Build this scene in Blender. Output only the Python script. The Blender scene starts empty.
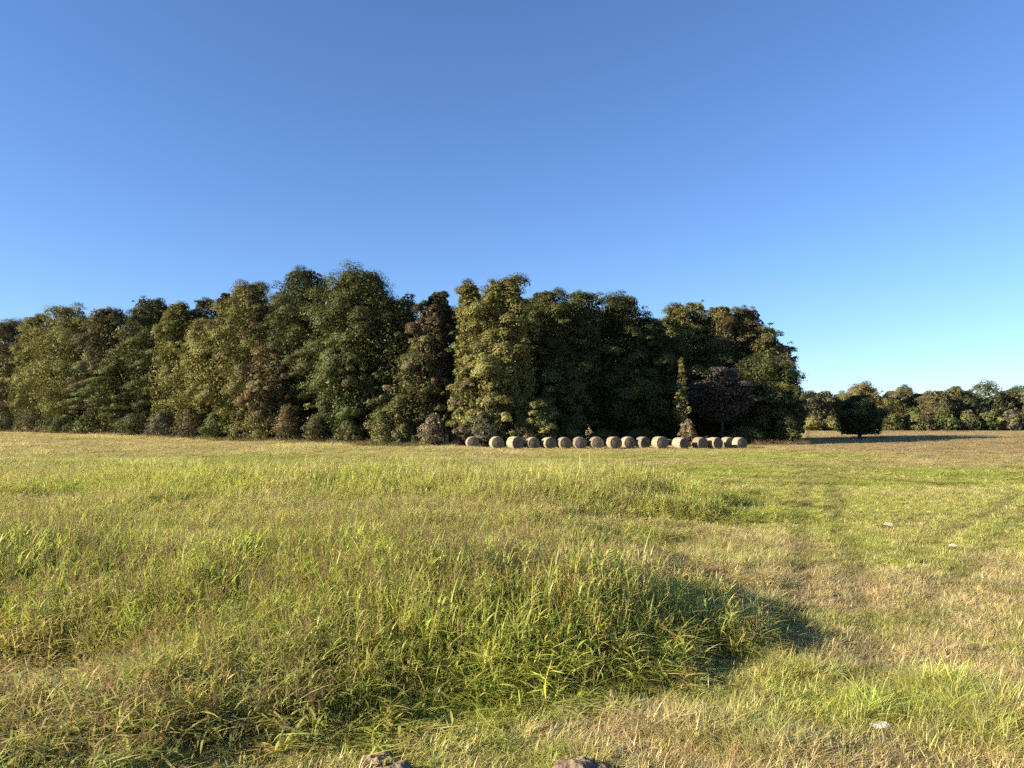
import bpy, math
import numpy as np
from mathutils import Vector, Matrix

S = bpy.context.scene
COL = S.collection
rng = np.random.default_rng(7)

F = 745.0; HZ = 425.0; CAMH = 2.4          # focal length and horizon row of the photograph, eye height
SUN_AZ = math.radians(73)                  # shadows travel this far to the right of the view
SUN_EL = math.radians(20)

# ------------------------------------------------------------------ helpers
def tag(o, label=None, cat=None, group=None, kind=None):
    if label: o['label'] = label
    if cat: o['category'] = cat
    if group: o['group'] = group
    if kind: o['kind'] = kind
    return o

def sm(a, b, x):
    t = np.clip((np.asarray(x, float) - a) / (b - a), 0, 1)
    return t * t * (3 - 2 * t)

def vnoise(x, y, seed=0):
    x = np.asarray(x, float); y = np.asarray(y, float)
    xi = np.floor(x).astype(np.int64); yi = np.floor(y).astype(np.int64)
    fx = x - xi; fy = y - yi
    fx = fx * fx * (3 - 2 * fx); fy = fy * fy * (3 - 2 * fy)
    def h(a, b):
        n = (a * 374761393 + b * 668265263 + seed * 1442695041) & 0xffffffff
        n = ((n ^ (n >> 13)) * 1274126177) & 0xffffffff
        return ((n ^ (n >> 16)) & 0xffff) / 65535.0
    return (h(xi, yi) * (1 - fx) + h(xi + 1, yi) * fx) * (1 - fy) + (h(xi, yi + 1) * (1 - fx) + h(xi + 1, yi + 1) * fx) * fy

def fbm(x, y, seed=0, o=3):
    v = 0; a = 1; s = 0
    for k in range(o):
        v = v + a * vnoise(np.asarray(x) * 2 ** k + 17.3 * k, np.asarray(y) * 2 ** k - 9.1 * k, seed + k); s += a; a *= .5
    return v / s

def gz(x, y):
    """height of the ground"""
    x = np.asarray(x, float); y = np.asarray(y, float)
    z = 1.15 * sm(-5, -95, x) * sm(20, 130, y)
    z = z + 0.10 * (fbm(x / 9, y / 9, 3, 2) - .5) * sm(3, 12, y)
    z = z + 0.05 * (fbm(x / 1.3, y / 1.3, 5, 2) - .5)
    z = z - 0.35 * sm(120, 300, y) + .45 * sm(28, 75, x) * sm(70, 112, y)
    return z

def build(name, verts, faces_flat, nper, mats, parent=None, attrs=None, smooth=False, matidx=None):
    """link ONE mesh object; faces all have nper corners"""
    verts = np.asarray(verts, np.float32); faces_flat = np.asarray(faces_flat, np.int32).ravel()
    me = bpy.data.meshes.new(name)
    nf = len(faces_flat) // nper
    me.vertices.add(len(verts)); me.vertices.foreach_set('co', verts.ravel())
    me.loops.add(len(faces_flat)); me.loops.foreach_set('vertex_index', faces_flat)
    me.polygons.add(nf)
    me.polygons.foreach_set('loop_start', np.arange(0, nf * nper, nper, dtype=np.int32))
    me.polygons.foreach_set('loop_total', np.full(nf, nper, np.int32))
    if matidx is not None: me.polygons.foreach_set('material_index', np.asarray(matidx, np.int32))
    if smooth: me.polygons.foreach_set('use_smooth', np.ones(nf, bool))
    for k, (ty, arr) in (attrs or {}).items():
        a = me.attributes.new(k, ty, 'POINT')
        if ty == 'FLOAT_COLOR':
            arr = np.asarray(arr, np.float32)
            if arr.shape[1] == 3: arr = np.hstack([arr, np.ones((len(arr), 1), np.float32)])
            a.data.foreach_set('color', arr.ravel())
        elif ty == 'FLOAT_VECTOR': a.data.foreach_set('vector', np.asarray(arr, np.float32).ravel())
        else: a.data.foreach_set('value', np.asarray(arr).ravel())
    me.update(calc_edges=True)
    for m in mats: me.materials.append(m)
    o = bpy.data.objects.new(name, me)
    COL.objects.link(o)
    if parent: o.parent = parent
    return o

def empty(name, loc):
    o = bpy.data.objects.new(name, None); COL.objects.link(o)
    o.location = loc; o.empty_display_size = .3
    return o

# ------------------------------------------------------------------ materials
def newmat(name):
    m = bpy.data.materials.new(name); m.use_nodes = True
    nt = m.node_tree; nt.nodes.clear()
    out = nt.nodes.new('ShaderNodeOutputMaterial')
    return m, nt, out

def N(nt, ty, **kw):
    n = nt.nodes.new(ty)
    for k, v in kw.items(): setattr(n, k, v)
    return n

def leafy(name, build_color, transl=.35, gloss=.04, rough=.5):
    m, nt, out = newmat(name); L = nt.links
    c = build_color(nt)
    d = N(nt, 'ShaderNodeBsdfDiffuse'); t = N(nt, 'ShaderNodeBsdfTranslucent'); g = N(nt, 'ShaderNodeBsdfGlossy')
    g.inputs['Roughness'].default_value = rough; g.inputs['Color'].default_value = (.9, .9, .8, 1)
    L.new(c, d.inputs['Color']); L.new(c, t.inputs['Color'])
    a = N(nt, 'ShaderNodeMixShader'); a.inputs[0].default_value = transl
    L.new(d.outputs[0], a.inputs[1]); L.new(t.outputs[0], a.inputs[2])
    b = N(nt, 'ShaderNodeMixShader'); b.inputs[0].default_value = gloss
    L.new(a.outputs[0], b.inputs[1]); L.new(g.outputs[0], b.inputs[2])
    L.new(b.outputs[0], out.inputs['Surface'])
    return m

def col_attr(nt):
    n = N(nt, 'ShaderNodeAttribute', attribute_name='lc'); return n.outputs['Color']

def col_grass(nt):
    a = N(nt, 'ShaderNodeAttribute', attribute_name='gcol'); a.attribute_type = 'INSTANCER'
    b = N(nt, 'ShaderNodeAttribute', attribute_name='tint')
    s = N(nt, 'ShaderNodeAttribute', attribute_name='seed')
    m = N(nt, 'ShaderNodeMix', data_type='RGBA', blend_type='MULTIPLY'); m.inputs[0].default_value = 1
    nt.links.new(a.outputs['Color'], m.inputs[6]); nt.links.new(b.outputs['Color'], m.inputs[7])
    k = N(nt, 'ShaderNodeMix', data_type='RGBA'); k.inputs[7].default_value = (.26, .135, .085, 1)
    nt.links.new(s.outputs['Fac'], k.inputs[0]); nt.links.new(m.outputs[2], k.inputs[6])
    return k.outputs[2]

M_LEAF = leafy('foliage', col_attr, .25, .012, .5)
M_GRASS = leafy('grass_blades', col_grass, .48, .03, .45)

def noise_mat(name, c1, c2, scale, rough=.9, bump=.3, c3=None, bscale=None, stretch=None):
    m, nt, out = newmat(name); L = nt.links
    p = N(nt, 'ShaderNodeBsdfPrincipled'); p.inputs['Roughness'].default_value = rough
    p.inputs['Specular IOR Level'].default_value = .2
    tc = N(nt, 'ShaderNodeTexCoord'); mp = N(nt, 'ShaderNodeMapping')
    if stretch: mp.inputs['Scale'].default_value = stretch
    L.new(tc.outputs['Object'], mp.inputs[0])
    n = N(nt, 'ShaderNodeTexNoise'); n.inputs['Scale'].default_value = scale; n.inputs['Detail'].default_value = 8
    L.new(mp.outputs[0], n.inputs['Vector'])
    r = N(nt, 'ShaderNodeValToRGB'); e = r.color_ramp.elements
    e[0].position = .35; e[0].color = (*c1, 1); e[1].position = .68; e[1].color = (*c2, 1)
    L.new(n.outputs['Fac'], r.inputs[0])
    if name == 'hay_side':
        oi = N(nt, 'ShaderNodeObjectInfo'); mr = N(nt, 'ShaderNodeMapRange'); mr.inputs[3].default_value = .72; mr.inputs[4].default_value = 1.15
        L.new(oi.outputs['Random'], mr.inputs[0]); vm = N(nt, 'ShaderNodeVectorMath', operation='SCALE')
        L.new(r.outputs[0], vm.inputs[0]); L.new(mr.outputs[0], vm.inputs['Scale']); L.new(vm.outputs[0], p.inputs['Base Color'])
    else: L.new(r.outputs[0], p.inputs['Base Color'])
    n2 = N(nt, 'ShaderNodeTexNoise'); n2.inputs['Scale'].default_value = bscale or scale * 3; n2.inputs['Detail'].default_value = 6
    L.new(mp.outputs[0], n2.inputs['Vector'])
    b = N(nt, 'ShaderNodeBump'); b.inputs['Strength'].default_value = bump; b.inputs['Distance'].default_value = .05
    L.new(n2.outputs['Fac'], b.inputs['Height']); L.new(b.outputs[0], p.inputs['Normal'])
    L.new(p.outputs[0], out.inputs['Surface'])
    return m

M_BARK = noise_mat('bark', (.05, .038, .028), (.14, .11, .085), 3, .95, .8, stretch=(3, 3, .6))
M_HAY = noise_mat('hay_side', (.18, .148, .095), (.35, .29, .185), 5, .95, .9, bscale=22, stretch=(1, 1, 1))
M_SOIL = noise_mat('dry_soil', (.12, .085, .055), (.28, .215, .15), 7, .95, 1.0, bscale=18)
M_STONE = noise_mat('pale_stone', (.40, .35, .26), (.60, .54, .42), 9, .85, .5)

def hay_end_mat():
    m, nt, out = newmat('hay_end'); L = nt.links
    p = N(nt, 'ShaderNodeBsdfPrincipled'); p.inputs['Roughness'].default_value = .95
    tc = N(nt, 'ShaderNodeTexCoord')
    w = N(nt, 'ShaderNodeTexWave', wave_type='RINGS', rings_direction='Y')
    w.inputs['Scale'].default_value = 2.6; w.inputs['Distortion'].default_value = 5; w.inputs['Detail'].default_value = 3
    L.new(tc.outputs['Object'], w.inputs['Vector'])
    n = N(nt, 'ShaderNodeTexNoise'); n.inputs['Scale'].default_value = 9; n.inputs['Detail'].default_value = 8
    L.new(tc.outputs['Object'], n.inputs['Vector'])
    x = N(nt, 'ShaderNodeMix', data_type='RGBA'); L.new(w.outputs['Fac'], x.inputs[0])
    x.inputs[6].default_value = (.075, .062, .045, 1); x.inputs[7].default_value = (.20, .165, .115, 1)
    y = N(nt, 'ShaderNodeMix', data_type='RGBA', blend_type='OVERLAY'); y.inputs[0].default_value = .6
    L.new(x.outputs[2], y.inputs[6]); L.new(n.outputs['Color'], y.inputs[7])
    L.new(y.outputs[2], p.inputs['Base Color'])
    b = N(nt, 'ShaderNodeBump'); b.inputs['Strength'].default_value = .8; b.inputs['Distance'].default_value = .05
    L.new(w.outputs['Fac'], b.inputs['Height']); L.new(b.outputs[0], p.inputs['Normal'])
    L.new(p.outputs[0], out.inputs['Surface'])
    return m
M_HAYEND = hay_end_mat()

# ------------------------------------------------------------------ zones of the field
def P(px, py):          # ground point seen at a pixel
    y = CAMH * F / (py - HZ); return ((px - 512) / F * y, y)

BY = np.array([0, 5.2, 5.7, 6.1, 6.8, 8.3, 10, 12, 14.5, 16, 18, 19, 22, 27, 34, 50, 70, 100])
BX = np.array([-2.2, -1.6, -.8, .1, 1.5, 2.7, 3.0, 3.3, 3.4, 3.6, 5.2, 6.8, 7.8, 9.0, 8.0, 7, 2, -6])

def blob(x, y, cx, cy, rx, ry):
    return np.exp(-(((x - cx) / rx) ** 2 + ((y - cy) / ry) ** 2) ** 1.6)

def rowmask(x, y):
    """wheel tracks in the mown part: 1 on the track"""
    m = 0
    for (x0, y0, x1, y1, w) in ((P(790, 640)[0], 8.3, P(806, 470)[0], 40, .28), (P(872, 690)[0], 6.8, P(830, 470)[0], 40, .3),
                                (P(900, 620)[0], 9.2, P(1040, 500)[0], 24, .25), (P(905, 555)[0], 13.8, P(1010, 490)[0], 27, .3)):
        t = np.clip((y - y0) / (y1 - y0), 0, 1); xc = x0 + (x1 - x0) * t + .25 * (fbm(y / 3, y * 0 + x0, 31) - .5)
        m = np.maximum(m, np.exp(-((x - xc) / w) ** 2) * sm(y0 - 2, y0 + 1, y) * (1 - sm(y1, y1 + 12, y)))
    return m

def zones(x, y):
    """returns tallness (m), lush 0..1, straw 0..1"""
    x = np.asarray(x, float); y = np.asarray(y, float)
    edge = np.interp(y, BY, BX) + 2.4 * (fbm(x / .9, y / .9, 11, 3) - .5) * np.clip(y / 12, .4, 2)
    left = sm(.7, -.7, (x - edge) / np.clip(y / 14, .6, 3))
    n1 = fbm(x / 3.2, y / 3.2, 21, 3); n2 = fbm(x / 7, y / 9, 22, 2); n3 = fbm(x / .9, y / .9, 23, 2)
    far = sm(26, 52, y)
    h = (.60 + .5 * (n1 - .5) + .5 * (n2 - .5) + .25 * (n3 - .5))
    h = h * (1 - far) + far * (.16 + .35 * sm(.5, .75, n2) + .1 * (n3 - .5))
    h = h + .40 * blob(x, y, .35, 8.3, 2.1, 1.3) + .3 * blob(x, y, -2.6, 9.6, 2.3, 1.6) + .42 * blob(x, y, -6.8, 10.5, 2.6, 2.2)
    h = h + .85 * blob(x, y, 3.8, 22.5, 5.2, 3.6) + .35 * blob(x, y, -5, 23, 6, 4) + .3 * blob(x, y, -8, 24, 6, 3) + .2 * blob(x, y, 1.0, 14.5, 1.8, 1.2)
    h = h + .35 * blob(x, y, -18, 38, 3.4, 2.5) + .3 * blob(x, y, -12.5, 30, 2, 1.6)
    clear = blob(x, y, -4.5, 6.9, 1.3, .6)
    h = h * (1 - .75 * np.clip(clear, 0, 1))
    h = h * (.20 + .80 * sm(-.3, 3.4, (edge - x) / np.clip(y / 12, .6, 2))) * (.72 + .28 * sm(5.2, 7.4, y))
    h = h + .36 * blob(x, y, 1.9, 9.1, .9, 1.8) * (.3 + 1.4 * n3)
    h = np.clip(h, .12, 1.2)
    hr = .07 + .10 * n3 + .16 * sm(.55, .8, n1) * sm(45, 15, y)
    hr = hr + .38 * blob(x, y, 3.7, 6.3, .8, .9) * (.4 + n3) + .10 * sm(.62, .8, n3) * sm(20, 12, y) + .15 * blob(x, y, 1.7, 5.8, .5, .5) + .22 * n3 * blob(x, y, 3.0, 9.0, 1.0, 1.6)  + .12 * blob(x, y, 3.0, 11.5, 1.4, .9) + .18 * blob(x, y, 4.4, 13, .7, .4)
    hr = hr * (1 - .5 * rowmask(x, y))
    H = left * h + (1 - left) * hr
    # straw
    s = sm(.50, .72, fbm(x / 2.1, y / 2.8, 41, 3)) * .42 + .06
    s_r = sm(.38, .62, fbm(x / 1.4, y / 1.7, 43, 3)) * .95 * sm(19, 11, y) * .8 + .25 * sm(.5, .7, fbm(x / 5, y / 3, 44, 3)) + .12
    straw = left * s + (1 - left) * s_r
    straw = straw + .45 * blob(x, y, 3.0, 11.6, 2.0, 1.5) + .5 * blob(x, y, 2.2, 17, 3.0, 1.2) + .8 * blob(x, y, 1.0, 5.9, .55, .3)
    straw = straw + .75 * np.clip(clear, 0, 1) + .6 * blob(x, y, -.35, 5.2, .35, .25) + .6 * blob(x, y, 3.6, 8.2, 1.3, .7)
    straw = straw + .7 * sm(50, 56, y) * sm(68, 62, y) * blob(x, y, -.5, 58, 11, 8) * sm(.35, .6, fbm(x / 6, y / 3, 47, 2))
    straw = straw + .45 * sm(.48, .62, fbm(x / 14, y / 5, 49, 2)) * sm(30, 48, y)
    straw = straw + .45 * sm(48, 62, y) * sm(-.1, -.35, x / np.maximum(y, 1)) * sm(.3, .6, fbm(x / 12, y / 4, 53, 2)) + .35 * sm(60, 72, y)
    br = sm(34, 70, y) * sm(.42, .56, x / np.maximum(y, 1)) + .8 * sm(60, 75, y) * sm(.28, .42, x / np.maximum(y, 1))
    br = br * (.55 + .6 * fbm(x / 3, y / 5, 51, 3))
    br = br + .9 * sm(125, 160, y)
    straw = np.clip(straw + br, 0, 1)
    green = blob(x, y, 3.7, 6.3, .8, .9) + .8 * blob(x, y, 2.6, 6.6, .35, .6) + .7 * blob(x, y, 1.7, 5.9, .5, .5)
    straw = straw * (1 - .8 * np.clip(green, 0, 1))
    lush = np.clip(.7 * green + .35 * left * sm(9, 7, y) + fbm(x / 2.4, y / 3.0, 61, 3) * 1.5 - .3 + .5 * blob(x, y, -4, 11, 4, 3) + .3 * (1 - left) * sm(14, 24, y), 0, 1)
    return H, lush, straw, left, np.clip(br, 0, 1)

LUSH = np.array([.42, .48, .085]); DULL = np.array([.38, .39, .105]); STRAW = np.array([.55, .46, .225]); BROWN = np.array([.36, .26, .145])
def zcol(x, y, z=None):
    H, lush, straw, left, br = z if z is not None else zones(x, y)
    c = DULL + (LUSH - DULL) * lush[:, None]
    k = (straw * .8)[:, None]
    c = c * (1 - k) + STRAW * k
    b = (np.clip(br, 0, 1) * .45)[:, None]
    c = c * (1 - b) + BROWN * b
    return c * (1 - .33 * rowmask(x, y))[:, None]

# ------------------------------------------------------------------ ground: one sheet to the horizon
def make_ground():
    ys = np.concatenate([np.linspace(-60, 2, 24), np.arange(2.2, 20, .16), np.arange(20, 60, .45), np.arange(60, 160, 1.6), np.geomspace(160, 3200, 60)])
    us = np.concatenate([-np.geomspace(1.02, 30, 40)[::-1], np.linspace(-1, 1, 241), np.geomspace(1.02, 30, 40)])
    Y, U = np.meshgrid(ys, us, indexing='ij')
    X = U * (8 + np.clip(Y, 0, None) * .85)
    x = X.ravel(); y = Y.ravel()
    z = gz(x, y) - .03 * rowmask(x, y)
    v = np.stack([x, y, z], 1)
    nr, nc = Y.shape
    i = np.arange((nr - 1) * (nc - 1)); r = i // (nc - 1); c = i % (nc - 1)
    a = r * nc + c
    f = np.stack([a, a + 1, a + nc + 1, a + nc], 1)
    Z = zones(x, y)
    cc = zcol(x, y, Z)
    # bare soil and thatch shows between blades where the grass stands tall
    m, nt, out = newmat('field_ground'); L = nt.links
    p = N(nt, 'ShaderNodeBsdfPrincipled'); p.inputs['Roughness'].default_value = 1; p.inputs['Specular IOR Level'].default_value = .05
    at = N(nt, 'ShaderNodeAttribute', attribute_name='lc')
    geo = N(nt, 'ShaderNodeNewGeometry')
    n1 = N(nt, 'ShaderNodeTexNoise'); n1.inputs['Scale'].default_value = 9; n1.inputs['Detail'].default_value = 8; n1.inputs['Roughness'].default_value = .75
    n2 = N(nt, 'ShaderNodeTexNoise'); n2.inputs['Scale'].default_value = .55; n2.inputs['Detail'].default_value = 7; n2.inputs['Roughness'].default_value = .65
    L.new(geo.outputs['Position'], n1.inputs['Vector']); L.new(geo.outputs['Position'], n2.inputs['Vector'])
    r1 = N(nt, 'ShaderNodeValToRGB'); e = r1.color_ramp.elements
    e[0].position = .3; e[0].color = (.42, .38, .36, 1); e[1].position = .7; e[1].color = (1.15, 1.1, 1.0, 1)
    L.new(n1.outputs['Fac'], r1.inputs[0])
    r2 = N(nt, 'ShaderNodeValToRGB'); e = r2.color_ramp.elements
    e[0].position = .35; e[0].color = (.78, .86, .75, 1); e[1].position = .66; e[1].color = (1.15, 1.08, 1.12, 1)
    L.new(n2.outputs['Fac'], r2.inputs[0])
    m1 = N(nt, 'ShaderNodeMix', data_type='RGBA', blend_type='MULTIPLY'); m1.inputs[0].default_value = 1
    m2 = N(nt, 'ShaderNodeMix', data_type='RGBA', blend_type='MULTIPLY'); m2.inputs[0].default_value = 1
    L.new(at.outputs['Color'], m1.inputs[6]); L.new(r1.outputs[0], m1.inputs[7])
    L.new(m1.outputs[2], m2.inputs[6]); L.new(r2.outputs[0], m2.inputs[7])
    L.new(m2.outputs[2], p.inputs['Base Color'])
    b = N(nt, 'ShaderNodeBump'); b.inputs['Strength'].default_value = .9; b.inputs['Distance'].default_value = .12
    L.new(n1.outputs['Fac'], b.inputs['Height']); L.new(b.outputs[0], p.inputs['Normal'])
    L.new(p.outputs[0], out.inputs['Surface'])
    near = sm(40, 18, y)[:, None]
    soil = np.array([.13, .095, .055])
    cc = cc * (1 - .6 * near) + soil * .6 * near
    o = build('field', v, f, 4, [m], attrs={'lc': ('FLOAT_COLOR', cc)}, smooth=True)
    tag(o, kind='structure')
make_ground()

# ------------------------------------------------------------------ grass prototypes
class GB:
    def __init__(s): s.v = []; s.f = []; s.t = []; s.sd = []
    def strip(s, pts, wid, side, tint, seed=0.):
        b = len(s.v)
        for p, w in zip(pts, wid):
            s.v.append(p - side * w / 2); s.v.append(p + side * w / 2)
            s.t += [tint, tint]; s.sd += [seed, seed]
        for i in range(len(pts) - 1):
            s.f.append((b + 2 * i, b + 2 * i + 1, b + 2 * i + 3, b + 2 * i + 2))
    def blade(s, r, base, az, L, w, lean, droop, tint, seg=4, seed=0.):
        d = np.array([math.cos(az), math.sin(az), 0]); side = np.array([-d[1], d[0], 0])
        side = side + .35 * np.array([0, 0, 1]) * (r.random() - .5); side /= np.linalg.norm(side)
        pts = [np.array(base, float)]; a = lean
        for i in range(seg):
            a2 = a + droop * (i + .5) / seg
            st = L / seg
            pts.append(pts[-1] + st * (d * math.sin(a2) + np.array([0, 0, math.cos(a2)])))
        wid = [w * (.7 + .5 * min(1, 2 * i / seg)) * (1 - (i / seg) ** 2.2) + .0008 for i in range(seg + 1)]
        s.strip(pts, wid, side, tint, seed)
    def make(s, name, coll):
        o = build(name, np.array(s.v), np.array(s.f), 4, [M_GRASS], attrs={'tint': ('FLOAT_COLOR', np.array(s.t)), 'seed': ('FLOAT', np.array(s.sd, np.float32))})
        COL.objects.unlink(o); coll.objects.link(o)

def tint(r, dry=.15):
    g = .72 + .55 * r.random()
    if r.random() < dry: return (g * 1.45, g * 1.25, g * 1.6)
    return (g * (.9 + .25 * r.random()), g, g * (.7 + .5 * r.random()))

def p_cane(i, coll, heads):
    r = np.random.default_rng(100 + i); g = GB()
    for s in range(5):
        bx, by = (r.random(2) - .5) * .30; az0 = r.random() * 6.28; ln = .02 + .10 * r.random(); L = .6 + .45 * r.random()
        d = np.array([math.cos(az0), math.sin(az0), 0]); pts = []; 
        for k in range(6):
            t = k / 5; pts.append(np.array([bx, by, 0]) + d * ln * t * t * 1.3 + np.array([0, 0, L * t * .98]))
        tc = tint(r, .2)
        for sd in ((1, 0, 0), (0, 1, 0)): g.strip(pts, [.007] * 5 + [.003], np.array(sd, float), tc)
        for k in range(9):
            t = .08 + .85 * (k + r.random() * .6) / 9; q = np.array([bx, by, 0]) + d * ln * t * t * 1.3 + np.array([0, 0, L * t * .98])
            g.blade(r, q, r.random() * 6.28, .14 + .24 * r.random(), .007 + .013 * r.random(), .15 + .45 * r.random(), .4 + 2.0 * r.random() ** 1.2, tint(r, .16), 4)
        if s < heads:
            top = pts[-1]
            for k in range(34):
                t = r.random(); q = top + np.array([0, 0, -.06 + .26 * t]); az = r.random() * 6.28
                g.blade(r, q, az, .02 + .055 * (1 - t), .007, .35 + .5 * r.random(), .5, (1, 1, 1), 1, .55 + .45 * r.random())
    for k in range(16):
        bx, by = (r.random(2) - .5) * .3
        g.blade(r, (bx, by, 0), r.random() * 6.28, .25 + .35 * r.random(), .005 + .006 * r.random(), .1 + .4 * r.random(), .5 + 1.5 * r.random(), tint(r, .3), 4)
    g.make('grass_plant', coll)

def p_tuft(i, coll, n=34, spread=.22, w=.0095, lean=.5, dry=.2, Lr=(.5, .5), heads=0):
    r = np.random.default_rng(200 + i); g = GB()
    for k in range(n):
        bx, by = (r.random(2) - .5) * spread
        L = Lr[0] + Lr[1] * r.random()
        g.blade(r, (bx, by, -.02), r.random() * 6.28, L, w * (.6 + .9 * r.random()), lean * r.random(), .3 + 1.7 * r.random() ** 1.5, tint(r, dry), 3)
    for k in range(heads):
        bx, by = (r.random(2) - .5) * spread; az = r.random() * 6.28; L = 1.0 + .25 * r.random()
        top = np.array([bx + .12 * math.cos(az), by + .12 * math.sin(az), L])
        g.strip([np.array([bx, by, 0]), (np.array([bx, by, 0]) + top) / 2 + np.array([0, 0, .04]), top], [.004, .004, .003], np.array([1., 0, 0]), (1.2, .95, 1.0))
        for q in range(10): g.blade(r, top + np.array([0, 0, -.14 + .16 * r.random()]), r.random() * 6.28, .05, .008, .3 + .5 * r.random(), .3, (1, 1, 1), 1, .5 + .5 * r.random())
    g.make('grass_tuft', coll)

def p_turf(i, coll, n=70, spread=.24, w=.0055, dry=.3):
    r = np.random.default_rng(300 + i); g = GB()
    for k in range(n):
        bx, by = (r.random(2) - .5) * spread
        g.blade(r, (bx, by, -.01), r.random() * 6.28, .06 + .10 * r.random() ** 1.5, w * (.6 + .8 * r.random()), .1 + 1.1 * r.random(), .2 + 1.3 * r.random(), tint(r, dry), 2)
    g.make('turf_patch', coll)

def coll(name): return bpy.data.collections.new(name)
C_CANE = coll('cane_sources'); [p_cane(i, C_CANE, (0, 2, 1, 3, 0, 0, 1, 0)[i]) for i in range(8)]
C_TUFT = coll('tuft_sources'); [p_tuft(i, C_TUFT, heads=(0, 2, 0, 4, 0, 0)[i]) for i in range(6)]
C_TURF = coll('turf_sources'); [p_turf(i, C_TURF) for i in range(5)]
C_FAR = coll('far_sources'); [p_tuft(20 + i, C_FAR, 44, .9, .022, .7, .2, (.45, .65), heads=0) for i in range(5)]

def scatter(name, label, cat, src, pts, sc, hs, cols, idx, tilt=.12):
    n = len(pts)
    me = bpy.data.meshes.new(name); me.vertices.add(n); me.vertices.foreach_set('co', np.asarray(pts, np.float32).ravel())
    rot = np.stack([rng.normal(0, tilt, n), rng.normal(0, tilt, n), rng.random(n) * 6.283], 1).astype(np.float32)
    scl = np.stack([sc, sc, hs], 1).astype(np.float32)
    a = me.attributes.new('rot', 'FLOAT_VECTOR', 'POINT'); a.data.foreach_set('vector', rot.ravel())
    a = me.attributes.new('scl', 'FLOAT_VECTOR', 'POINT'); a.data.foreach_set('vector', scl.ravel())
    a = me.attributes.new('idx', 'INT', 'POINT'); a.data.foreach_set('value', np.asarray(idx, np.int32))
    a = me.attributes.new('gcol', 'FLOAT_COLOR', 'POINT'); a.data.foreach_set('color', np.hstack([cols, np.ones((n, 1))]).astype(np.float32).ravel())
    me.materials.append(M_GRASS)
    o = bpy.data.objects.new(name, me); COL.objects.link(o); tag(o, label, cat, kind='stuff')
    nt = bpy.data.node_groups.new(name + '_spread', 'GeometryNodeTree')
    nt.interface.new_socket('Geometry', in_out='INPUT', socket_type='NodeSocketGeometry')
    nt.interface.new_socket('Geometry', in_out='OUTPUT', socket_type='NodeSocketGeometry')
    gi = nt.nodes.new('NodeGroupInput'); go = nt.nodes.new('NodeGroupOutput')
    ip = nt.nodes.new('GeometryNodeInstanceOnPoints'); ci = nt.nodes.new('GeometryNodeCollectionInfo')
    ci.inputs['Collection'].default_value = src; ci.inputs['Separate Children'].default_value = True; ci.inputs['Reset Children'].default_value = True
    ip.inputs['Pick Instance'].default_value = True
    def na(nm, ty):
        q = nt.nodes.new('GeometryNodeInputNamedAttribute'); q.data_type = ty; q.inputs['Name'].default_value = nm; return q.outputs['Attribute']
    L = nt.links
    L.new(gi.outputs[0], ip.inputs['Points']); L.new(ci.outputs[0], ip.inputs['Instance'])
    L.new(na('idx', 'INT'), ip.inputs['Instance Index']); L.new(na('rot', 'FLOAT_VECTOR'), ip.inputs['Rotation']); L.new(na('scl', 'FLOAT_VECTOR'), ip.inputs['Scale'])
    L.new(ip.outputs[0], go.inputs[0])
    md = o.modifiers.new('spread', 'NODES'); md.node_group = nt
    return o

def rand_pts(y0, y1, dens, xm=.78, pad=1.6, xlo=None):
    """random points in the wedge the view sees, plus a margin"""
    A = (xm * (y1 ** 2 - y0 ** 2) + 2 * pad * (y1 - y0)); n = int(A * dens)
    y = np.sqrt(rng.random(n * 2) * (y1 ** 2 - y0 ** 2) + y0 ** 2)[:n]
    x = (rng.random(n) * 2 - 1) * (xm * y + pad)
    if xlo is not None: k = x / y > xlo; x = x[k]; y = y[k]
    return x, y

def clear_of_clods(x, y):
    k = np.ones(len(x), bool)
    for (cx, cy, r) in CLODS: k &= ((x - cx) ** 2 + (y - cy) ** 2) > (r * 1.05) ** 2
    return k
CLODS = [(*P(398, 774), .22), (*P(380, 756), .14), (*P(578, 776), .25), (*P(872, 722), .17), (*P(886, 527), .34), (*P(949, 549), .24)]

def edgeY(px):
    return np.interp(px, [-200, 0, 150, 300, 400, 480, 515, 600, 700, 780, 806, 812], [185, 135, 109, 92, 83.5, 80, 80, 84.5, 88.5, 91, 91.5, 400])
def in_field(x, y): return y < edgeY(512 + F * x / y) + 1.5

def jit(c, n, a=.12): return np.clip(c * (1 + rng.normal(0, a, (n, 1))) * (1 + rng.normal(0, .05, (n, 3))), .01, .8)

# tall cane grass
X = []; Yy = []
for (a, b, d) in ((4.6, 13, 85), (13, 20, 50), (20, 32, 24)):
    x, y = rand_pts(a, b, d); X.append(x); Yy.append(y)
x = np.concatenate(X); y = np.concatenate(Yy)
Z = zones(x, y); k = (rng.random(len(x)) < .25 + .75 * sm(.12, .42, Z[0])) & (rng.random(len(x)) < 1.6 * Z[3]) & clear_of_clods(x, y)
x = x[k]; y = y[k]; Z = [q[k] for q in Z]; n = len(x)
seedy = fbm(x / 1.6, y / 2.2, 77, 2)
idx = np.where(rng.random(n) < sm(.35, .6, seedy) * .8 * (1 - .75 * sm(9.5, 14, y)), rng.choice([1, 2, 3, 6], n), rng.choice([0, 4, 5, 7], n))
hh = Z[0] * (.8 + .35 * rng.random(n))
scatter('tall_grass', 'tall yellow green cane grass with drooping leaves and reddish seed heads filling the left field', 'grass', C_CANE,
        np.stack([x, y, gz(x, y)], 1), .75 + .45 * rng.random(n), hh, jit(zcol(x, y, Z), n), idx, .10)
print('tall', n)

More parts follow.
